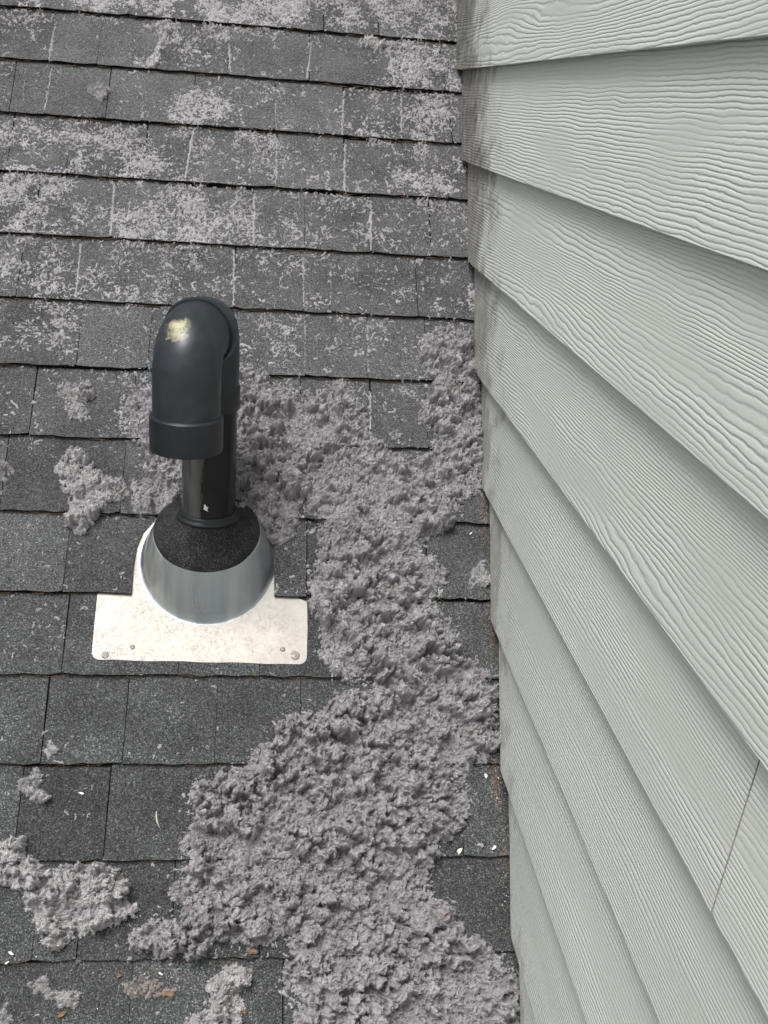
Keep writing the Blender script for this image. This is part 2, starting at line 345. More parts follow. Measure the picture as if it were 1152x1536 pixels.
# ------------------------------------------------------------------ lap siding wall
wall = tag(empty('siding_wall', (-.017, 0, 0)), 'pale sage grey lap siding wall with embossed wood grain rising beside the roof', 'wall')
WX = -.017; ZJ = [.8191, .6404, .4576, .2767, .1040, -.0745, -.2541]; ZE = .1795
ZALL = [(ZJ[0] + ZE * i, ZE) for i in range(7, 0, -1)] + [(z, (ZJ[i - 1] - z) if i else ZE) for i, z in enumerate(ZJ)] + [(-.2541 - ZE * i, ZE) for i in range(1, 9)]
YMIN = -2.9; LAP = .013
def gapw(z): return (.003 + .030 * min(1, max(0, (.75 - z) / 1.1))) / ST
def board(zj, e, ya, yb, rake=True):
    top = zj + e + .02
    pts = []
    ybot = min(yb, (zj) / TT - gapw(zj)); ytop = min(yb, (top) / TT - gapw(top))
    if ybot <= ya: return None
    n = int((ybot - ya) / .012) + 2
    for i in range(n):                                            # lower edge, nicked near the roof
        y = ya + (ybot - ya) * i / (n - 1); near = max(0, 1 - (ybot - y) / .16) * (1 if zj > .1 else .3)
        nick = random.uniform(0, .004) * near if random.random() < .5 else 0
        pts.append((y, zj + nick + random.uniform(-.0002, .0002)))
    if yb >= (zj) / TT - gapw(zj):
        m = int((top - zj) / .007)
        for i in range(1, m): 
            z = zj + (top - zj) * i / m
            pts.append((z / TT - gapw(z) + random.uniform(-.0016, .0016) + .005 * (float(vn(np.array(z), np.array(zj), 30.)) - .5), z))
    pts.append((ytop, top)); pts.append((ya, top))
    oz = (ya + yb) / 2
    f = [(LAP * (z - zj) / e, y, z - zj) for y, z in pts]; b = [(x + .008, y, z) for x, y, z in f]; n = len(f)
    Fc = [tuple(range(n - 1, -1, -1)), tuple(range(n, 2 * n))] + [((i + 1) % n, (i + 1) % n + n, i + n, i) for i in range(n)]
    nb = int((ybot - ya) / .012) + 1
    I = [0, 1] + [0] * nb + [1] * (n - nb)
    me = mesh('siding_board', f + b, Fc, [M['siding'], M['cut']], idx=I)
    return link('siding_board', me, wall, (0, 0, zj))
for zj, e in ZALL:
    ymax = 2.6
    if abs(zj - .1040) < .001:
        board(zj, e, YMIN, -1.0116); board(zj, e, -1.0091, ymax)
        cv = [(.0022, -1.0115, .002), (.0022, -1.0092, .002), (.0022 + LAP, -1.0092, e), (.0022 + LAP, -1.0115, e)]
        link('joint_filler', mesh('joint_filler', cv, [(3, 2, 1, 0)], M['caulk']), wall, (0, 0, zj))
    else: board(zj, e, YMIN, ymax)
# sheathing behind the boards
sv = [(.024, YMIN, -3), (.024, 2.6, -3), (.024, 2.6, 2.2), (.024, YMIN, 2.2), (.15, YMIN, -3), (.15, 2.6, -3), (.15, 2.6, 2.2), (.15, YMIN, 2.2)]
link('sheathing', mesh('sheathing', sv, [(0, 3, 2, 1), (4, 5, 6, 7), (0, 4, 7, 3), (1, 2, 6, 5), (3, 7, 6, 2), (0, 1, 5, 4)], M['sheath']), wall)
# narrow black step flashing strip at the foot of the wall
sf = [rw(.0125, -1.3, .001), rw(.0125, 2.1, .001), rw(.0125, 2.1, .05), rw(.0125, -1.3, .05)]

# ------------------------------------------------------------------ pipe flashing
PX, PY = -.503, -.018
fl = tag(empty('pipe_flashing', rw(-.505, -.06, .003)), 'metal roof flashing with a pale flange and grey cone round the black pipe', 'flashing')
inv = Vector(fl.location)
def L(p): return tuple(Vector(p) - inv)
# flange: rounded plate on the slope, upper part tucked under the shingles
def plate_h(u): return .0100 - .0070 * min(1, max(0, (u + .203) / .12)) - .0022 * min(1, max(0, (u + .083) / .06))
out = []
def arc(cx, cu, r, a0, a1, n=7):
    for i in range(n):
        a = math.radians(a0 + (a1 - a0) * i / (n - 1)); out.append((cx + r * math.cos(a), cu + r * math.sin(a)))
arc(-.671, -.186, .013, 180, 270); 
for i in range(1, 12): out.append((-.671 + .325 * i / 12, -.199 + .0008 * math.sin(i * 1.7) - .004 * i / 12))
arc(-.345, -.190, .013, 270, 360)
out += [(-.331, -.14), (-.332, -.092), (-.346, -.086), (-.346, .0), (-.346, .05), (-.68, .05), (-.682, 0), (-.684, -.086), (-.6845, -.14)]
N = 40
bm = bmesh.new()
ring = [bm.verts.new(L(rw(x, u, plate_h(u)))) for x, u in out]
hole_c = (-.503, -.020); CR = .112
hr = [bm.verts.new(L(rw(hole_c[0] + (CR - .003) * math.cos(a), hole_c[1] + (CR - .003) * math.sin(a), plate_h(hole_c[1] + CR * math.sin(a))))) for a in np.linspace(0, 2 * math.pi, 48, endpoint=False)]
e1 = [bm.edges.new((ring[i], ring[(i + 1) % len(ring)])) for i in range(len(ring))]
e2 = [bm.edges.new((hr[i], hr[(i + 1) % 48])) for i in range(48)]
bmesh.ops.triangle_fill(bm, use_beauty=True, use_dissolve=False, edges=e1 + e2)
nrm = Vector((0, -ST, CT))
for f in bm.faces:
    if f.normal.dot(nrm) < 0: f.normal_flip()
r = bmesh.ops.extrude_face_region(bm, geom=list(bm.faces))
for v in [g for g in r['geom'] if isinstance(g, bmesh.types.BMVert)]: v.co -= nrm * .0011
bmesh.ops.recalc_face_normals(bm, faces=list(bm.faces))
me = bpy.data.meshes.new('flange'); bm.to_mesh(me); bm.free(); me.materials.append(M['plate']); link('flange', me, fl)
# cone: lofts from a circle on the slope to a rim tilted about half as much
RIM_C = Vector((-.505, -.020, .046)); TILT = math.radians(23); RR = .089
NS = 64; rows = []
def base_pt(a, rr=CR, dh=0.0): 
    u = hole_c[1] + rr * math.sin(a); return Vector(rw(hole_c[0] + rr * math.cos(a), u, plate_h(u) + dh))
def rim_pt(a, rr=RR, dz=0.0):
    n = Vector((0, -math.sin(TILT), math.cos(TILT)))
    return RIM_C + Vector((rr * math.cos(a), rr * math.sin(a) * math.cos(TILT), rr * math.sin(a) * math.sin(TILT))) + n * dz
prof = [(-.02, .004, None), (0, .003, None), (.03, 0, None), (.12, .2, .001), (.35, .4, .002), (.65, .7, .002), (.9, .92, .001), (1.0, 1.0, 0)]
V = []; 
for (s, _, bul) in prof:
    for i in range(NS):
        a = 2 * math.pi * i / NS
        if s <= .03: p = base_pt(a, CR + (.005 if s < 0 else .003 if s == 0 else -.002), .0004 if s < 0 else .0006 if s == 0 else .004)
        else:
            p = base_pt(a, CR - .002, .004).lerp(rim_pt(a), s)
            p += Vector((math.cos(a), math.sin(a) * .8, 0)) * (bul or 0)
        V.append(L(p))
for i in range(NS): V.append(L(rim_pt(2 * math.pi * i / NS, RR - .003, -.0015)))
nr = len(prof) + 1
Fc = [(r * NS + i, r * NS + (i + 1) % NS, (r + 1) * NS + (i + 1) % NS, (r + 1) * NS + i) for r in range(nr - 1) for i in range(NS)]
link('cone', mesh('cone', V, Fc, M['cone'], True), fl)
# rubber boot: dished from the rim to a ring gripping the pipe
ringc = Vector((PX, PY, .063)); V = []
def blend(a, s, dz=0.0):
    p = rim_pt(a, RR * .995, .001); q = ringc + Vector((.052 * math.cos(a), .052 * math.sin(a), 0)); v = p.lerp(q, s); v.z += dz; return v
rp = [(-.035, -.006), (-.03, -.001), (0, .002), (.12, .0045), (.35, .007), (.65, .0065), (.9, .005), (1.0, .005)]
for s, dz in rp: 
    for i in range(NS): V.append(L(blend(2 * math.pi * i / NS, s, dz)))
for rr, dz in ((.0500, .007), (.0440, .008)):
    for i in range(NS): a = 2 * math.pi * i / NS; V.append(L(ringc + Vector((rr * math.cos(a), rr * math.sin(a), dz))))
nr = len(rp) + 2
Fc = [(r * NS + i, r * NS + (i + 1) % NS, (r + 1) * NS + (i + 1) % NS, (r + 1) * NS + i) for r in range(nr - 1) for i in range(NS)]
link('rubber_boot', mesh('rubber_boot', V, Fc, M['rubber'], True), fl)
V = []                                                     # tight ring of the boot round the pipe
rg = [(.0500, .004), (.0525, .0055), (.0535, .0085), (.0525, .0115), (.0495, .0125), (.0485, .0135), (.0490, .0165), (.0480, .0190), (.0446, .0195)]
for rr, dz in rg:
    for i in range(NS): a = 2 * math.pi * i / NS; V.append(L(ringc + Vector((rr * math.cos(a), rr * math.sin(a), dz))))
Fc = [(r * NS + i, r * NS + (i + 1) % NS, (r + 1) * NS + (i + 1) % NS, (r + 1) * NS + i) for r in range(len(rg) - 1) for i in range(NS)]
link('boot_ring', mesh('boot_ring', V, Fc, M['collar'], True), fl)
# nail heads
def nail(px, py, r=.0062):
    x, u = at_roof(px, py, .008); V = []
    for rr, h in ((r, 0), (r, .0005), (r * .8, .0010), (0.0008, .0011)):
        for i in range(14): a = 2 * math.pi * i / 14; V.append(L(rw(x + rr * math.cos(a), u + rr * math.sin(a), plate_h(u) + h)))
    Fc = [(q * 14 + i, q * 14 + (i + 1) % 14, (q + 1) * 14 + (i + 1) % 14, (q + 1) * 14 + i) for q in range(3) for i in range(14)] + [tuple(range(42, 56))]
    link('nail_head', mesh('nail_head', V, Fc, M['nail'], True), fl)
nail(158, 983); nail(443, 984, .0075); nail(199, 971, .004); nail(424, 974, .0045)

# ------------------------------------------------------------------ vent pipe
vp = tag(empty('vent_pipe', (PX, PY, .05)), 'black plastic vent pipe with a downturned grey top, standing in the metal flashing', 'vent pipe')
vo = Vector(vp.location)
def lathe(name, cx, cy, prof, mat, parent=vp, n=64):
    V = []; 
    for r, z in prof:
        for i in range(n): a = 2 * math.pi * i / n; V.append((cx + r * math.cos(a) - vo.x, cy + r * math.sin(a) - vo.y, z - vo.z))
    Fc = [(q * n + i, q * n + (i + 1) % n, (q + 1) * n + (i + 1) % n, (q + 1) * n + i) for q in range(len(prof) - 1) for i in range(n)]
    me = mesh(name, V, Fc, mat, True); o = link(name, me, parent)
    o.modifiers.new('edge', 'EDGE_SPLIT').split_angle = math.radians(40); return o
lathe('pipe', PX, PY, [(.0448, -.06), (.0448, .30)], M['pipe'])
FX, FY = -.5305, -.158                                   # front leg of the bend
APEX = .327; RB = .5 * math.hypot(FX - PX, FY - PY); bd = Vector((FX - PX, FY - PY, 0)).normalized()
lathe('hub', PX, PY, [(.045, .262), (.0480, .262), (.0490, .264), (.0490, .298), (.0475, .301), (.046, .302)], M['collar'])
hub = lathe('hub', FX, FY, [(.044, .290), (.050, .290), (.0525, .2890), (.0550, .2865), (.0550, .2385), (.0543, .2355), (.0500, .2350), (.0470, .2360), (.0460, .28)], M['collar'])
# return bend body
sec = []; r_b = .0505
pts = [(Vector((PX, PY, .298)), Vector((0, 0, 1)))]
ctr = Vector(((PX + FX) / 2, (PY + FY) / 2, APEX))
def bend(a, p=.68):                                        # short-turn elbows: squarer than a half circle
    ca, sa = math.cos(a), math.sin(a); return ctr - bd * RB * math.copysign(abs(ca) ** p, ca) + Vector((0, 0, RB * abs(sa) ** p))
for i in range(0, 49):
    a = math.pi * (.004 + .992 * i / 48); pts.append((bend(a), (bend(a + .003) - bend(a - .003)).normalized()))
pts.append((Vector((FX, FY, .288)), Vector((0, 0, -1))))
side = Vector((0, 0, 1)).cross(bd).normalized(); EL0 = Vector((FX, FY, .36))
V = []; n = 56
for j_, (c, tdir) in enumerate(pts):
    r_b = .0462 + .0043 * min(1, j_ / 24)
    up = tdir.cross(side).normalized()
    for i in range(n):
        a = 2 * math.pi * i / n; V.append(tuple(c + (side * math.cos(a) + up * math.sin(a)) * r_b))
SM = Vector((-.545, -.172, .425))                         # paint smudge centre
V = [tuple(Vector(v) - SM) for v in V]
Fc = [(q * n + i, q * n + (i + 1) % n, (q + 1) * n + (i + 1) % n, (q + 1) * n + i) for q in range(len(pts) - 1) for i in range(n)]
link('return_bend', mesh('return_bend', V, Fc, M['elbow'], True), vp, SM - vo)
# middle hub ring where the two elbows join
V = []; ns = 56
mid_prof = [(-.030, .050), (-.030, .0535), (-.027, .0555), (.004, .0555), (.007, .0540), (.007, .050)]
for t_, r_ in mid_prof:
    ang = math.pi / 2 + t_ / RB * .9; c = ctr - bd * RB * math.cos(ang) + Vector((0, 0, RB * math.sin(ang))); td = bd * math.sin(ang) + Vector((0, 0, math.cos(ang)))
    up = td.cross(side).normalized()
    for i in range(ns): a = 2 * math.pi * i / ns; V.append(tuple(c + (side * math.cos(a) + up * math.sin(a)) * r_ - vo))
Fc = [(q * ns + i, q * ns + (i + 1) % ns, (q + 1) * ns + (i + 1) % ns, (q + 1) * ns + i) for q in range(len(mid_prof) - 1) for i in range(ns)]
o = link('hub', mesh('hub', V, Fc, M['elbow'], True), vp); o.modifiers.new('edge', 'EDGE_SPLIT').split_angle = math.radians(35)
# fleck of pale paint on the pipe
a0 = math.radians(262); fx = [(0, 0), (.3, .9), (.1, 1.6), (.7, 1.9), (1.2, 1.0), (2.0, .8), (1.5, .2), (1.9, -.8), (.9, -.4)]
V = []
for lift in (.0003, -.0005):
    for (p, q) in fx: aa = a0 + p * .09; rr = .0448 + lift; V.append((rr * math.cos(aa), rr * math.sin(aa), .050 + q * .0046))
n = len(fx); link('paint_fleck', mesh('paint_fleck', V, [tuple(range(n))] + [(i, i + n, (i + 1) % n + n, (i + 1) % n) for i in range(n)], M['chip']), vp)

# ------------------------------------------------------------------ lint
def inpoly(px, py, poly):
    r = np.zeros(px.shape, bool); n = len(poly)
    for i in range(n):
        xa, ya = poly[i]; xb, yb = poly[(i + 1) % n]
        if ya == yb: continue
        c = ((ya > py) != (yb > py)) & (px < (xb - xa) * (py - ya) / (yb - ya) + xa); r ^= c
    return r
def blur(a, r, it=2):
    for _ in range(it):
        for ax in (0, 1):
            p = np.pad(a, [(r + 1, r) if i == ax else (0, 0) for i in (0, 1)], mode='edge'); c = np.cumsum(p, axis=ax)
            a = (c[2 * r + 1:] - c[:-2 * r - 1]) / (2 * r + 1) if ax == 0 else (c[:, 2 * r + 1:] - c[:, :-2 * r - 1]) / (2 * r + 1)
    return a
def stamp(H, ix, iu, r, hc, g):
    """raise H to a union of balls; ix, iu grid coords (float), r radius (m), hc centre height"""
    nx, nu = H.shape
    for k in range(len(ix)):
        R = r[k] / g; a0 = max(0, int(ix[k] - R)); a1 = min(nx, int(ix[k] + R) + 2); b0 = max(0, int(iu[k] - R)); b1 = min(nu, int(iu[k] + R) + 2)
        if a0 >= a1 or b0 >= b1: continue
        dx = np.arange(a0, a1)[:, None] - ix[k]; du = np.arange(b0, b1)[None] - iu[k]
        q = R * R - dx * dx - du * du
        np.maximum(H[a0:a1, b0:b1], np.where(q > 0, hc[k] + np.sqrt(np.maximum(q, 0)) * g, -1), out=H[a0:a1, b0:b1])
def fibres(P, Nn, n, length, w, mat, parent, name='fibre', seed=1, seg=3):
    """tiny bent hairs rooted at points P (k,3)"""
    r = np.random.default_rng(seed); k = r.integers(0, len(P), n); p = P[k].copy(); d = Nn[k] * r.uniform(.2, 1.0, (n, 1)) + r.normal(0, .75, (n, 3)); d /= np.linalg.norm(d, axis=1)[:, None]
    ln = length * r.uniform(.35, 1.2, (n, 1)) / seg; vv = []; view = CAM - p; view /= np.linalg.norm(view, axis=1)[:, None]
    sd = np.cross(d, r.normal(0, 1, (n, 3))); sd /= np.linalg.norm(sd, axis=1)[:, None]; wid = w * r.uniform(.6, 1.3, (n, 1))
    for s in range(seg + 1):
        t = 1 - s / (seg + .6); vv.append(p - sd * wid * t); vv.append(p + sd * wid * t)
        d = d + r.normal(0, .45, (n, 3)); d /= np.linalg.norm(d, axis=1)[:, None]; p = p + d * ln
    V = np.stack(vv, 1).reshape(-1, 3)
    b = (np.arange(n) * (2 * seg + 2))[:, None]; q = np.concatenate([b + np.array([0, 1, 3, 2]) + 2 * s for s in range(seg)], 1).reshape(-1, 4)
    me = bpy.data.meshes.new(name); me.vertices.add(len(V)); me.vertices.foreach_set('co', V.astype(np.float32).ravel())
    me.loops.add(q.size); me.loops.foreach_set('vertex_index', q.astype(np.int32).ravel())
    me.polygons.add(len(q)); me.polygons.foreach_set('loop_start', np.arange(0, q.size, 4, dtype=np.int32))
    me.update(calc_edges=True); me.materials.append(mat)
    o = link(name, me, parent); o['kind'] = 'stuff'; return o
def field_mesh(name, H, X, U, keep, mat, base, warp=.0, seed=0, parent=None, loc=None):
    """turn a height array into a mesh of only the kept cells"""
    k4 = keep[:-1, :-1] | keep[1:, :-1] | keep[:-1, 1:] | keep[1:, 1:]
    sU = surf(U[0]); st = np.abs(np.diff(sU)) > .004; k4 = k4 & ~(st[None, :] & (np.maximum(H[:-1, :-1], H[:-1, 1:]) < .006) & (_tab[(np.arange(k4.shape[0]) // 3) % 512, 7][:, None] < .93))
    nx, nu = H.shape; idm = np.arange(nx * nu).reshape(nx, nu)
    q = np.stack([idm[:-1, :-1][k4], idm[1:, :-1][k4], idm[1:, 1:][k4], idm[:-1, 1:][k4]], 1)
    used, invr = np.unique(q, return_inverse=True); q = invr.reshape(q.shape)
    x = X.ravel()[used]; u = U.ravel()[used]; h = H.ravel()[used]; kk = keep.ravel()[used]
    lift = np.where(kk, h, -.0012)
    if warp:
        a = np.clip(lift, 0, .02) / .02 * warp
        x = x + a * (fbm(x, u, 95, seed + 5, 3) - .5) * 2; u = u + a * (fbm(x, u, 95, seed + 9, 3) - .5) * 2
    ww = np.clip(lift / .008, 0, 1); hh = lift + surf(u) * (1 - ww) + .006 * ww
    P = np.stack([x, u * CT - hh * ST, u * ST + hh * CT], 1)
    o3 = np.array(loc if loc is not None else (0, 0, 0))
    me = bpy.data.meshes.new(name); me.vertices.add(len(P)); me.vertices.foreach_set('co', (P - o3).astype(np.float32).ravel())
    me.loops.add(q.size); me.loops.foreach_set('vertex_index', q.astype(np.int32).ravel())
    me.polygons.add(len(q)); me.polygons.foreach_set('loop_start', np.arange(0, q.size, 4, dtype=np.int32))
    me.update(calc_edges=True); me.polygons.foreach_set('use_smooth', np.ones(len(q), bool)); me.materials.append(mat)
    o = link(name, me, parent, loc); return o, P[kk], len(q)
NVEC = np.array([0, -ST, CT])
def lint_body(name, polys, g, hmax, mat, seed, r1=(.006, .013), edge=.007, env_r=.016, nf=2500, holes=(), flen=.0065, parent=None):
    pts = [at_roof(px, py, .01) for pl in polys for px, py in pl]
    xa, xb = min(p[0] for p in pts) - .02, max(p[0] for p in pts) + .02; ua, ub_ = min(p[1] for p in pts) - .02, max(p[1] for p in pts) + .02
    X, U = np.meshgrid(np.arange(xa, xb, g), np.arange(ua, ub_, g), indexing='ij')
    r = np.random.default_rng(seed)
    Xw = X + (fbm(X, U, 45, seed, 4, .6) - .5) * edge * 3; Uw = U + (fbm(X, U, 45, seed + 20, 4, .6) - .5) * edge * 3
    px, py = to_photo(Xw, Uw, .012 if hmax > .015 else .006); m = np.zeros(X.shape, bool)
    for pl in polys: m |= inpoly(px, py, pl)
    for pl in holes: m &= ~inpoly(px, py, pl)
    m &= X < -.006
    bl = blur(m.astype(float), max(2, int(env_r / g)), 2)
    env = np.clip((bl - .25) / .6, 0, 1) ** .8 * (.45 + .9 * fbm(X, U, 16, seed + 3, 4)) * hmax
    env *= np.where(m, 1, 0) * (np.interp(U, [-.15, .08], [1, .66]) if hmax > .03 else 1)
    H = np.where(m, env * .35, -1.0)
    area = m.sum() * g * g
    ii = np.argwhere(m)
    def pick(n): k = r.integers(0, len(ii), n); return ii[k, 0], ii[k, 1]
    if hmax > .015:
        n0 = int(area / .034 ** 2); a, b = pick(max(n0, 5)); rr = r.uniform(.012, .024, len(a)) * np.clip(bl[a, b], .35, 1) * min(1, hmax / .03)
        stamp(H, a + r.random(len(a)), b + r.random(len(a)), rr, env[a, b] * r.uniform(.0, 1.15, len(a)) - rr * .3, g)
    n1 = int(area / (2.3 * (r1[0] + r1[1]) ** 2 / 4)); a, b = pick(max(n1, 6)); rr = r.uniform(*r1, len(a)) * (.45 + .55 * np.clip(bl[a, b] * 1.4 - .4, 0, 1))
    stamp(H, a + r.random(len(a)), b + r.random(len(a)), rr, env[a, b] * r.uniform(.2, 1.1, len(a)) - rr * .2, g)
    big = hmax > .0105
    def warp(H, lst):
        for sc, am in lst:
            ia = np.clip(np.arange(H.shape[0])[:, None] + (fbm(X, U, sc, seed + 31, 3) - .5) * 2 * am / g, 0, H.shape[0] - 1); ib = np.clip(np.arange(H.shape[1])[None] + (fbm(X, U, sc, seed + 35, 3) - .5) * 2 * am / g, 0, H.shape[1] - 1)
            a0 = np.floor(ia).astype(int); b0 = np.floor(ib).astype(int); a1 = np.minimum(a0 + 1, H.shape[0] - 1); b1 = np.minimum(b0 + 1, H.shape[1] - 1); fa = ia - a0; fb = ib - b0
            H = (H[a0, b0] * (1 - fa) + H[a1, b0] * fa) * (1 - fb) + (H[a0, b1] * (1 - fa) + H[a1, b1] * fa) * fb
        return H
    # hollows between tufts, wide ones and small deep ones
    if big:
        v = fbm(X, U, 24, seed + 7, 3, .55); H = np.where(H > 0, H * (1 - .72 * np.clip((v - .48) / .13, 0, 1)), H)
        v = fbm(X, U, 62, seed + 17, 3, .6); H = np.where(H > 0, H * (1 - .75 * np.clip((v - .57) / .08, 0, 1)), H)
    H = warp(H, [(55, .009 if big else .003), (150, .004 if big else .0015)])
    sc_ = min(1.0, .25 + hmax / .03); H0 = H.copy(); lim = np.clip(H, 0, 1) * .85
    H = np.where(H > 0, H - np.minimum(lim, np.clip((fbm(X, U, 105, seed + 41, 2) - .36) / .2, 0, 1) * (np.interp(U, [-.1, .1], [.0095, .0052]) if hmax > .03 else .0045) * sc_), H)
    n2 = int(area / (.0058 ** 2)); a, b = pick(n2); rr = r.uniform(.0022, .0048, n2)
    hc = np.maximum(H0[a, b], 0) - rr * r.uniform(.2, 1.5, n2); stamp(H, a + r.random(n2), b + r.random(n2), rr, hc, g)
    H = warp(H, [(190, .0035 if big else .0015), (400, .0012)])
    lim = np.clip(H, 0, 1) * .8
    H = np.where(H > 0, H - np.minimum(lim, np.clip((fbm(X, U, 340, seed + 43, 2) - .48) / .14, 0, 1) * .0032 * sc_), H)
    ii = np.argwhere(H > .0004)
    for sp, lo_, hi_ in ((.0030, .0010, .0021), (.0021, .0007, .0013)):
        n3 = int(len(ii) * g * g / (sp ** 2)); a, b = pick(n3); rr = r.uniform(lo_, hi_, n3)
        hc = np.maximum(H[a, b], 0) + r.uniform(-.0008, .0020, n3) * sc_; stamp(H, a + r.random(n3), b + r.random(n3), rr, hc, g)
    keep = H > .0004
    H = np.where(keep, H + (r.random(H.shape) - .5) * .0014 * np.clip(H / .006, .2, 1), H)
    cx, cu = X[keep].mean(), U[keep].mean(); loc = rw(float(cx), float(cu), .004)
    o, P, nq = field_mesh(name, H, X, U, keep, mat, None, .006, seed, parent, loc if parent is None else None)
    Nn = np.tile(NVEC, (len(P), 1)); k = r.permutation(len(P))[:min(len(P), 200000)]
    f = fibres(P[k] - np.array(o.location), Nn, nf, flen, .00013, mat, o, 'fibre', seed)
    fibres(P[k] - np.array(o.location), Nn, int(keep.sum() * g * g * (850000 if big else 500000)), .0030, .00042, mat, o, 'fluff', seed + 1, 1)
    return o, nq

MAIN = [[(340, 560), (385, 558), (402, 575), (425, 592), (470, 597), (495, 578), (508, 560), (522, 585), (546, 608), (553, 640), (545, 662), (600, 676), (645, 680), (660, 650),
  (632, 628), (638, 600), (652, 572), (630, 535), (638, 500), (668, 488), (700, 500), (716, 560), (722, 640), (718, 700), (722, 738), (695, 752), (684, 782), (640, 806), (630, 830), (662, 848), (668, 872),
  (645, 900), (668, 925), (682, 955), (694, 990), (728, 1008), (746, 1045), (746, 1110), (738, 1142), (704, 1152), (700, 1180), (710, 1222), (690, 1252), (655, 1270), (650, 1290), (636, 1320), (645, 1345),
  (692, 1368), (694, 1408), (742, 1428), (772, 1462), (794, 1500), (806, 1545), (812, 1640), (806, 1720), (760, 1790), (700, 1760), (650, 1830), (590, 1770), (520, 1800), (480, 1720), (440, 1690), (418, 1620), (432, 1560), (448, 1500), (418, 1468), (438, 1440), (432, 1408), (380, 1425), (325, 1412), (303, 1446),
  (262, 1436), (195, 1425), (185, 1395), (230, 1380), (275, 1390), (278, 1368), (246, 1352), (274, 1322), (282, 1240), (282, 1192), (300, 1172), (330, 1160), (368, 1152), (380, 1125), (408, 1110), (415, 1083),
  (442, 1070), (492, 1066), (504, 1042), (560, 1036), (566, 1020), (512, 1024), (498, 1000), (476, 985), (482, 940), (462, 905), (470, 850), (492, 820), (478, 792), (462, 745), (448, 765), (444, 800), (424, 825), (404, 815), (392, 795), (366, 780), (340, 760)],
 [(230, 572), (214, 585), (182, 612), (192, 650), (222, 685), (218, 712), (190, 722), (196, 768), (238, 775), (262, 772), (345, 765), (350, 575), (280, 560)]]
pile, nq = lint_body('lint_pile', MAIN, .0010, .044, M['lint'], 11, nf=80000, edge=.011)
tag(pile, 'thick grey lint drift running from behind the vent pipe down the roof along the wall', 'lint', kind='stuff')
print("pile quads", nq, "tris", sum(len(m.polygons) for m in bpy.data.meshes))
CL = [
 ('small round grey lint clump left of the vent pipe head', [(92, 582), (110, 574), (134, 580), (140, 592), (126, 606), (132, 622), (116, 632), (98, 622), (104, 604), (92, 598)], .016, 'lint'),
 ('long ragged grey lint clump left of the pipe foot, over two shingle rows', [(80, 695), (102, 674), (128, 686), (148, 712), (184, 720), (190, 738), (178, 752), (150, 758), (134, 792), (112, 802), (96, 780), (112, 748), (86, 728)], .022, 'lint'),
 ('tiny lint tuft cut by the left edge of the photo, beside the long ragged clump', [(-8, 694), (14, 696), (18, 708), (10, 724), (-8, 722)], .012, 'lint'),
 ('small pale lint tuft alone on a dark shingle near the top left', [(130, 130), (148, 126), (163, 134), (160, 146), (150, 152), (140, 144), (131, 140)], .010, 'lint_pale'),
 ('flat little lint patch below the left corner of the metal flange', [(57, 1120), (74, 1112), (88, 1120), (84, 1134), (62, 1138)], .008, 'lint'),
 ('spiky grey lint tuft just under the flat little patch, left side', [(28, 1172), (42, 1156), (56, 1160), (70, 1182), (62, 1200), (40, 1198)], .013, 'lint'),
 ('biggest separate grey lint clump, bottom left corner of the roof', [(-10, 1262), (28, 1258), (46, 1288), (64, 1308), (100, 1296), (152, 1298), (188, 1322), (192, 1352), (214, 1366), (190, 1382), (152, 1396), (112, 1412), (75, 1428), (56, 1402), (40, 1352), (20, 1332), (-10, 1322)], .026, 'lint'),
 ('small lint clump strung out diagonally in the bottom left corner', [(36, 1478), (54, 1468), (64, 1456), (68, 1480), (84, 1494), (112, 1488), (118, 1500), (104, 1514), (84, 1510), (66, 1494), (40, 1492)], .012, 'lint'),
 ('brownish flat lint scrap with a leaf on it, bottom row of shingles', [(172, 1478), (196, 1472), (222, 1462), (240, 1474), (262, 1486), (262, 1500), (236, 1496), (206, 1502), (184, 1494)], .008, 'lint_brown'),
 ('hooked grey lint clump at the bottom edge left of the drift', [(340, 1458), (352, 1450), (374, 1456), (376, 1470), (352, 1484), (352, 1500), (372, 1512), (362, 1530), (352, 1562), (330, 1580), (300, 1572), (278, 1560), (288, 1530), (316, 1508), (312, 1484), (322, 1468)], .018, 'lint'),
 ('small lint clump leaning on the siding beside the dark shingle', [(716, 846), (728, 842), (730, 884), (706, 884), (706, 872)], .014, 'lint'),
 ('lint crumb at the very bottom left edge of the photo', [(-8, 1506), (8, 1506), (16, 1524), (10, 1545), (-8, 1545)], .012, 'lint'),
 ('thin white lint strip hanging down a shingle near the top', [(214, 38), (250, 36), (258, 44), (248, 52), (254, 66), (244, 74), (238, 96), (228, 104), (218, 100), (230, 84), (234, 70), (240, 62), (236, 48)], .005, 'lint_pale'),
 ('curled white lint scrap over a shingle joint near the top', [(318, 56), (330, 48), (346, 44), (342, 54), (348, 64), (338, 66), (326, 62)], .005, 'lint_pale'),
 ('little lint wisp above the drift, on the shingle beside the wall stream', [(578, 650), (594, 646), (606, 650), (600, 662), (588, 666), (580, 660)], .007, 'lint'),
 ('pale lint scrap resting on the right end of the top shingle row', [(538, 58), (556, 56), (578, 66), (572, 78), (556, 72), (540, 70)], .005, 'lint_pale'),
]
for i, (lab, poly, hm, mt) in enumerate(CL):
    o, _ = lint_body('lint_clump', [poly], .0010, hm * (1.6 if hm > .009 else 1.6), M['lint_tuft' if mt != 'lint_brown' else mt], 40 + i, r1=((.004, .009) if hm > .009 else (.002, .004)), edge=.0035, env_r=.0055, nf=2600 if hm > .009 else 500, flen=.006)
    tag(o, lab, 'lint', 'loose lint clumps on the roof')

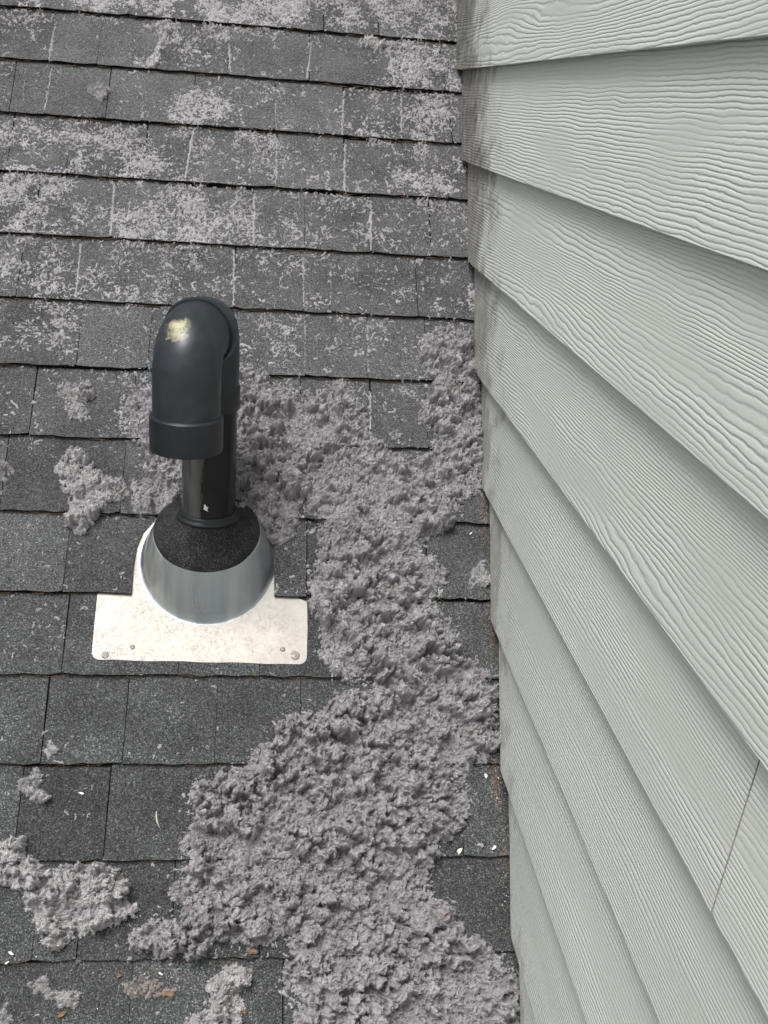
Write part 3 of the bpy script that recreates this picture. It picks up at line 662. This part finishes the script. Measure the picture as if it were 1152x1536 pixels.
# dusting: thin scraps and worms of lint lying on the shingles
g = .0010
X, U = np.meshgrid(np.arange(-1.06, .006, g), np.arange(-.76, 1.46, g), indexing='ij')
px, py = to_photo(X, U)
D = np.interp(py, [0, 120, 480, 600, 700, 900, 1536], [.50, .34, .46, .30, .15, .09, .06])
def spot(cx, cy, rx, ry, v, p=1.0):
    global D
    w = np.clip(1.3 - np.sqrt(((px - cx) / rx) ** 2 + ((py - cy) / ry) ** 2), 0, 1); w = np.minimum(w * 1.5, 1); D = D * (1 - w) + v * w
spot(420, 10, 290, 34, .95); spot(640, 60, 50, 60, .8); spot(640, 180, 60, 130, .62)
spot(60, 220, 130, 38, .85); spot(180, 225, 90, 40, .66); spot(30, 300, 70, 45, .9); spot(300, 160, 55, 26, .7)
spot(110, 70, 120, 34, .16); spot(100, 135, 90, 34, .10); spot(240, 130, 60, 28, .14); spot(520, 100, 70, 34, .14); spot(400, 80, 50, 30, .18)
spot(150, 500, 40, 36, .03); spot(250, 200, 30, 20, .2); spot(60, 500, 60, 50, .6); spot(200, 330, 150, 60, .66); spot(560, 240, 60, 30, .25)
spot(480, 160, 70, 30, .2); spot(120, 195, 60, 20, .95); spot(295, 165, 50, 28, .9); spot(635, 110, 45, 36, .9); spot(640, 250, 50, 50, .7); spot(450, 205, 200, 12, .5); spot(20, 395, 40, 30, .7)
spot(110, 610, 60, 50, .05); spot(130, 740, 90, 80, .05); spot(145, 138, 40, 26, .03); spot(60, 840, 90, 60, .12); spot(700, 1180, 50, 260, .02); spot(700, 820, 50, 80, .05)
nz = fbm(X, U, 22, 60, 4, .6)
nz = np.clip((nz - .26) / .44, 0, 1.1)
near = np.zeros(X.shape)
for pl in MAIN: near = np.maximum(near, inpoly(px, py, pl))
near = blur(near[::2, ::2], 7, 2); near = np.repeat(np.repeat(near, 2, 0), 2, 1)[:X.shape[0], :X.shape[1]]
Dn = np.clip(D * (.12 + 1.25 * nz) + .55 * near, 0, 1)
H = np.full(X.shape, -1.0)
r = np.random.default_rng(5)
allowed = (px > -30) & (px < 800) & (py > -40) & ~((X > -.69) & (X < -.325) & (U > -.21) & (U < -.08)) & ~(((X - PX) ** 2 + (U + .02) ** 2) < .122 ** 2)
prob = np.where(allowed, Dn ** 1.9, 0).ravel(); prob /= prob.sum()
NW = 42000
k = r.choice(prob.size, NW, p=prob); a = (k // X.shape[1]).astype(float); b = (k % X.shape[1]).astype(float)
big_ = np.where(r.random(NW) < .12, 1.9, 1.0) * r.uniform(.8, 1.25, NW); ang = r.uniform(0, 2 * math.pi, NW); ln = r.integers(2, 9, NW); ln = np.where(r.random(NW) < .04, r.integers(12, 26, NW), ln)
for s in range(26):
    act = ln > s; n = act.sum(); rr = r.uniform(.0006, .0012, n) * big_[act]
    stamp(H, a[act], b[act], rr, r.uniform(-.0006, .0009, n), g)
    ang = ang + r.normal(0, .7, NW); a = a + np.cos(ang) * 1.3; b = b + np.sin(ang) * 1.3
# raised tufts where it lies thickest
p2 = np.where(allowed, np.clip(Dn, 0, 1) ** 4.5, 0).ravel(); p2 /= p2.sum(); k2 = r.choice(p2.size, 1100, p=p2)
for q in k2:
    a_, b_ = q // X.shape[1], q % X.shape[1]; m_ = int(r.integers(5, 22)); sp_ = r.uniform(2, 7)
    stamp(H, a_ + r.normal(0, sp_, m_), b_ + r.normal(0, sp_ * .7, m_), r.uniform(.0009, .0026, m_), r.uniform(.0, .0034, m_), g)
# lint caught in tab joints
for (ga, gb, w_) in [((83, 32), (74, 92), 1.6), ((77, 103), (67, 168), 1.6), ((343, 52), (346, 110), 2.0), ((467, 64), (460, 122), 1.7), ((516, 136), (513, 205), 1.8), ((412, 130), (414, 195), .9),
                     ((290, 197), (278, 270), 2.2), ((415, 210), (414, 282), 1.4), ((518, 215), (516, 290), 1.8), ((172, 275), (166, 355), 2.0), ((382, 290), (380, 368), 2.0), ((557, 302), (556, 378), 1.7), ((602, 140), (602, 200), 1.2), ((584, 70), (592, 130), 1.8),
                     ((121, 365), (114, 448), 1.8), ((351, 375), (350, 462), 1.8), ((454, 380), (456, 465), 1.0), ((353, 470), (353, 550), 1.0), ((556, 585), (555, 660), 1.5), ((458, 480), (457, 560), .8), ((270, 280), (268, 350), 1.0), ((496, 395), (496, 470), .9), ((552, 485), (552, 560), .9), ((38, 100), (34, 168), 1.0)]:
    n = int(abs(gb[1] - ga[1]) * 1.1)
    for j in range(n):
        if r.random() < .22: continue
        t = j / n; gx_, gu_ = at_roof(ga[0] + (gb[0] - ga[0]) * t + r.normal(0, .7), ga[1] + (gb[1] - ga[1]) * t)
        stamp(H, [(gx_ + 1.06) / g], [(gu_ + .76) / g], [.0007 * w_ + r.random() * .0009], [r.uniform(-.0002, .0006)], g)
H = np.where(allowed, H, -1); keep = H > .0003
H = np.where(keep, H + (fbm(X, U, 500, 2, 2) - .5) * .0008, H)
dust, P, nq = field_mesh('lint_dusting', H, X, U, keep, M['lint_pale'], None, 0, 3)
tag(dust, 'thin scraps and threads of pale lint scattered over the shingles', 'lint', kind='stuff')
f = fibres(P, np.tile(NVEC, (len(P), 1)), 60000, .0085, .00014, M['lint_pale'], dust, 'fibre', 4)
print('dust quads', nq)

# ------------------------------------------------------------------ small debris
def sliver(name, px, py, size, mat, label, cat, group=None, thick=.0006, seed=0, asp=2.0, h=.001):
    r = random.Random(seed); x, u = at_roof(px, py); a0 = r.uniform(0, math.pi); n = 9; s = float(surf(u)) + h; V = []
    for hh in (thick, -thick):
        for i in range(n):
            a = 2 * math.pi * i / n; rr = size * .66 * r.uniform(.5, 1.15); p, q = rr * math.cos(a) * asp ** .5, rr * math.sin(a) / asp ** .5
            if hh < 0: p, q = V[i][3], V[i][4]
            V.append((p * math.cos(a0) - q * math.sin(a0), p * math.sin(a0) + q * math.cos(a0), hh + .0016 * math.sin(a * 2 + seed), p, q))
    loc = rw(x, u, s + .0018); o3 = Vector(loc)
    VV = [tuple(Vector(rw(x + v[0], u + v[1], s + .0018 + v[2])) - o3) for v in V]
    Fc = [tuple(range(n)), tuple(range(2 * n - 1, n - 1, -1))] + [(i, i + n, (i + 1) % n + n, (i + 1) % n) for i in range(n)]
    return tag(link(name, mesh(name, VV, Fc, mat), None, loc), label, cat, group)
chips = [(18, 1430, .0055, 'white paint chip near the left edge, just right of the biggest lint clump foot'), (12, 1444, .004, 'white paint chip lowest of the pair at the left edge'),
         (122, 1190, .0048, 'white paint chip right of the spiky lint tuft'), (688, 1277, .008, 'largest cream paint chip, between the drift and the wall'),
         (740, 1271, .006, 'oblong cream paint chip standing near the wall, right of the largest chip'), (729, 1164, .005, 'cream paint chip under the drift tip close to the siding'),
         (241, 1461, .0045, 'white paint chip by the brownish lint scrap'), (217, 1489 - 28, .0028, 'tiny white fleck above the brownish lint scrap'), (706, 800, .004, 'white paint chip at the shingle edge beside the wall'), (728, 1162, .003, 'tiny cream fleck touching the cream chip near the siding')]
chips[0] = (18, 1430, .0055, 'upper white paint chip of the pair at the left edge below the biggest clump')
for i, (cx, cy, s, lab) in enumerate(chips): sliver('paint_chip', cx, cy, s, M['chip'], lab, 'paint chip', 'paint chips on the shingles', seed=i)
for i, (cx, cy, s, lab) in enumerate([(378, 1427, .009, 'tan dry leaf bit at the lower edge of the lint drift'), (94, 1521, .008, 'orange brown leaf bit in the bottom left corner'), (178, 1463, .007, 'orange leaf bit left of the brownish lint scrap'),
                                      (254, 1490, .010, 'brown leaf lying on the right end of the brownish lint scrap'), (366, 1517, .007, 'orange leaf bit beside the hooked lint clump')]):
    sliver('dry_leaf', cx, cy, s, M['leaf'], lab, 'leaf', 'dry leaf bits', seed=20 + i, h=.004 if i != 3 else .008)
def stick(px, py, px2, py2, rad, mat, label, cat):
    a, b = at_roof(px, py), at_roof(px2, py2); A = Vector(rw(*a, float(surf(a[1])) + rad)); B = Vector(rw(*b, float(surf(b[1])) + rad)); n = 7; V = []
    d = (B - A).normalized(); s = d.cross(Vector(NVEC)).normalized(); up = s.cross(d)
    mid = (A + B) / 2
    for t, w in ((0, .5), (.25, 1), (.6, .9), (1, .4)):
        c = A.lerp(B, t) + s * .0025 * math.sin(t * 3.0) - mid
        for i in range(n): an = 2 * math.pi * i / n; V.append(tuple(c + (s * math.cos(an) + up * math.sin(an)) * rad * w))
    Fc = [(q * n + i, q * n + (i + 1) % n, (q + 1) * n + (i + 1) % n, (q + 1) * n + i) for q in range(3) for i in range(n)] + [tuple(range(n - 1, -1, -1)), tuple(range(3 * n, 4 * n))]
    tag(link('straw', mesh('straw', V, Fc, mat, True), None, mid), label, cat)
stick(235, 1217, 240, 1242, .0016, M['twig'], 'short pale straw lying on a clean shingle left of the drift', 'straw')
# needles and dirt caught under the butts; grit in the corner by the wall
V, Fc = [], []
rr_ = random.Random(9)
def tiny(x, u, h, s):
    n0 = len(V)
    for _ in range(4): V.append(rw(x + rr_.uniform(-s, s), u + rr_.uniform(-s, s), h + rr_.uniform(0, s * 1.3)))
    Fc.extend([(n0, n0 + 1, n0 + 2), (n0, n0 + 2, n0 + 3), (n0, n0 + 3, n0 + 1), (n0 + 1, n0 + 3, n0 + 2)])
for _ in range(1500):
    cxp, cyp = rr_.choice([(742, 1155), (745, 1180), (780, 1440), (790, 1470), (728, 780), (722, 745), (735, 920), (742, 960), (758, 1290), (766, 1400)])
    x, u = at_roof(cxp, cyp); x = min(.006, x + rr_.gauss(0, .004)); u += rr_.gauss(0, .022); tiny(x, u, float(surf(u)), rr_.uniform(.0008, .0024))
o = tag(link('grit', mesh('grit', V, Fc, M['grit'])), 'brown grit gathered in the corner between shingles and siding', 'grit', kind='stuff')
V, Fc = [], []
for _ in range(500):
    cxp, cyp = rr_.choice([(742, 1165), (750, 1200), (782, 1440), (792, 1475), (728, 770), (738, 930), (300, 1500), (200, 1500), (60, 1450), (730, 1000), (700, 1300), (755, 1350)])
    x, u = at_roof(cxp, cyp); sp = .004 if cxp > 720 else .07; x = min(.006, x + rr_.gauss(0, sp)); u += rr_.gauss(0, .03); tiny(x, u, float(surf(u)), rr_.uniform(.0005, .0014))
tag(link('pale_grit', mesh('pale_grit', V, Fc, M['chip'])), 'pale specks of paint and grit on the lower shingles', 'grit', kind='stuff')
V, Fc = [], []
for _ in range(900):
    k = rr_.randrange(0, len(UB)); u = UB[k] - rr_.uniform(-.001, .004); x = rr_.uniform(-1.0, -.03); p = np.array([x, u, float(surf(u - .004)) + rr_.uniform(.001, .006)]); an = rr_.gauss(0, .35) + rr_.choice([0, math.pi])
    if k == 9 and -.69 < x < -.32: continue
    n0 = len(V); m = 5; w = .0004
    for s in range(m):
        V.append(rw(p[0], p[1] - w, p[2])); V.append(rw(p[0], p[1] + w, p[2] + w)); an += rr_.gauss(0, .35); st = .0045
        p = p + np.array([math.cos(an) * st, math.sin(an) * st * .5, rr_.uniform(-.0006, .0006)])
    for s in range(m - 1): Fc.append((n0 + 2 * s, n0 + 2 * s + 1, n0 + 2 * s + 3, n0 + 2 * s + 2))
tag(link('dead_needles', mesh('dead_needles', V, Fc, M['thread'])), 'brown dead needles and hairs caught under the shingle edges', 'debris', kind='stuff')
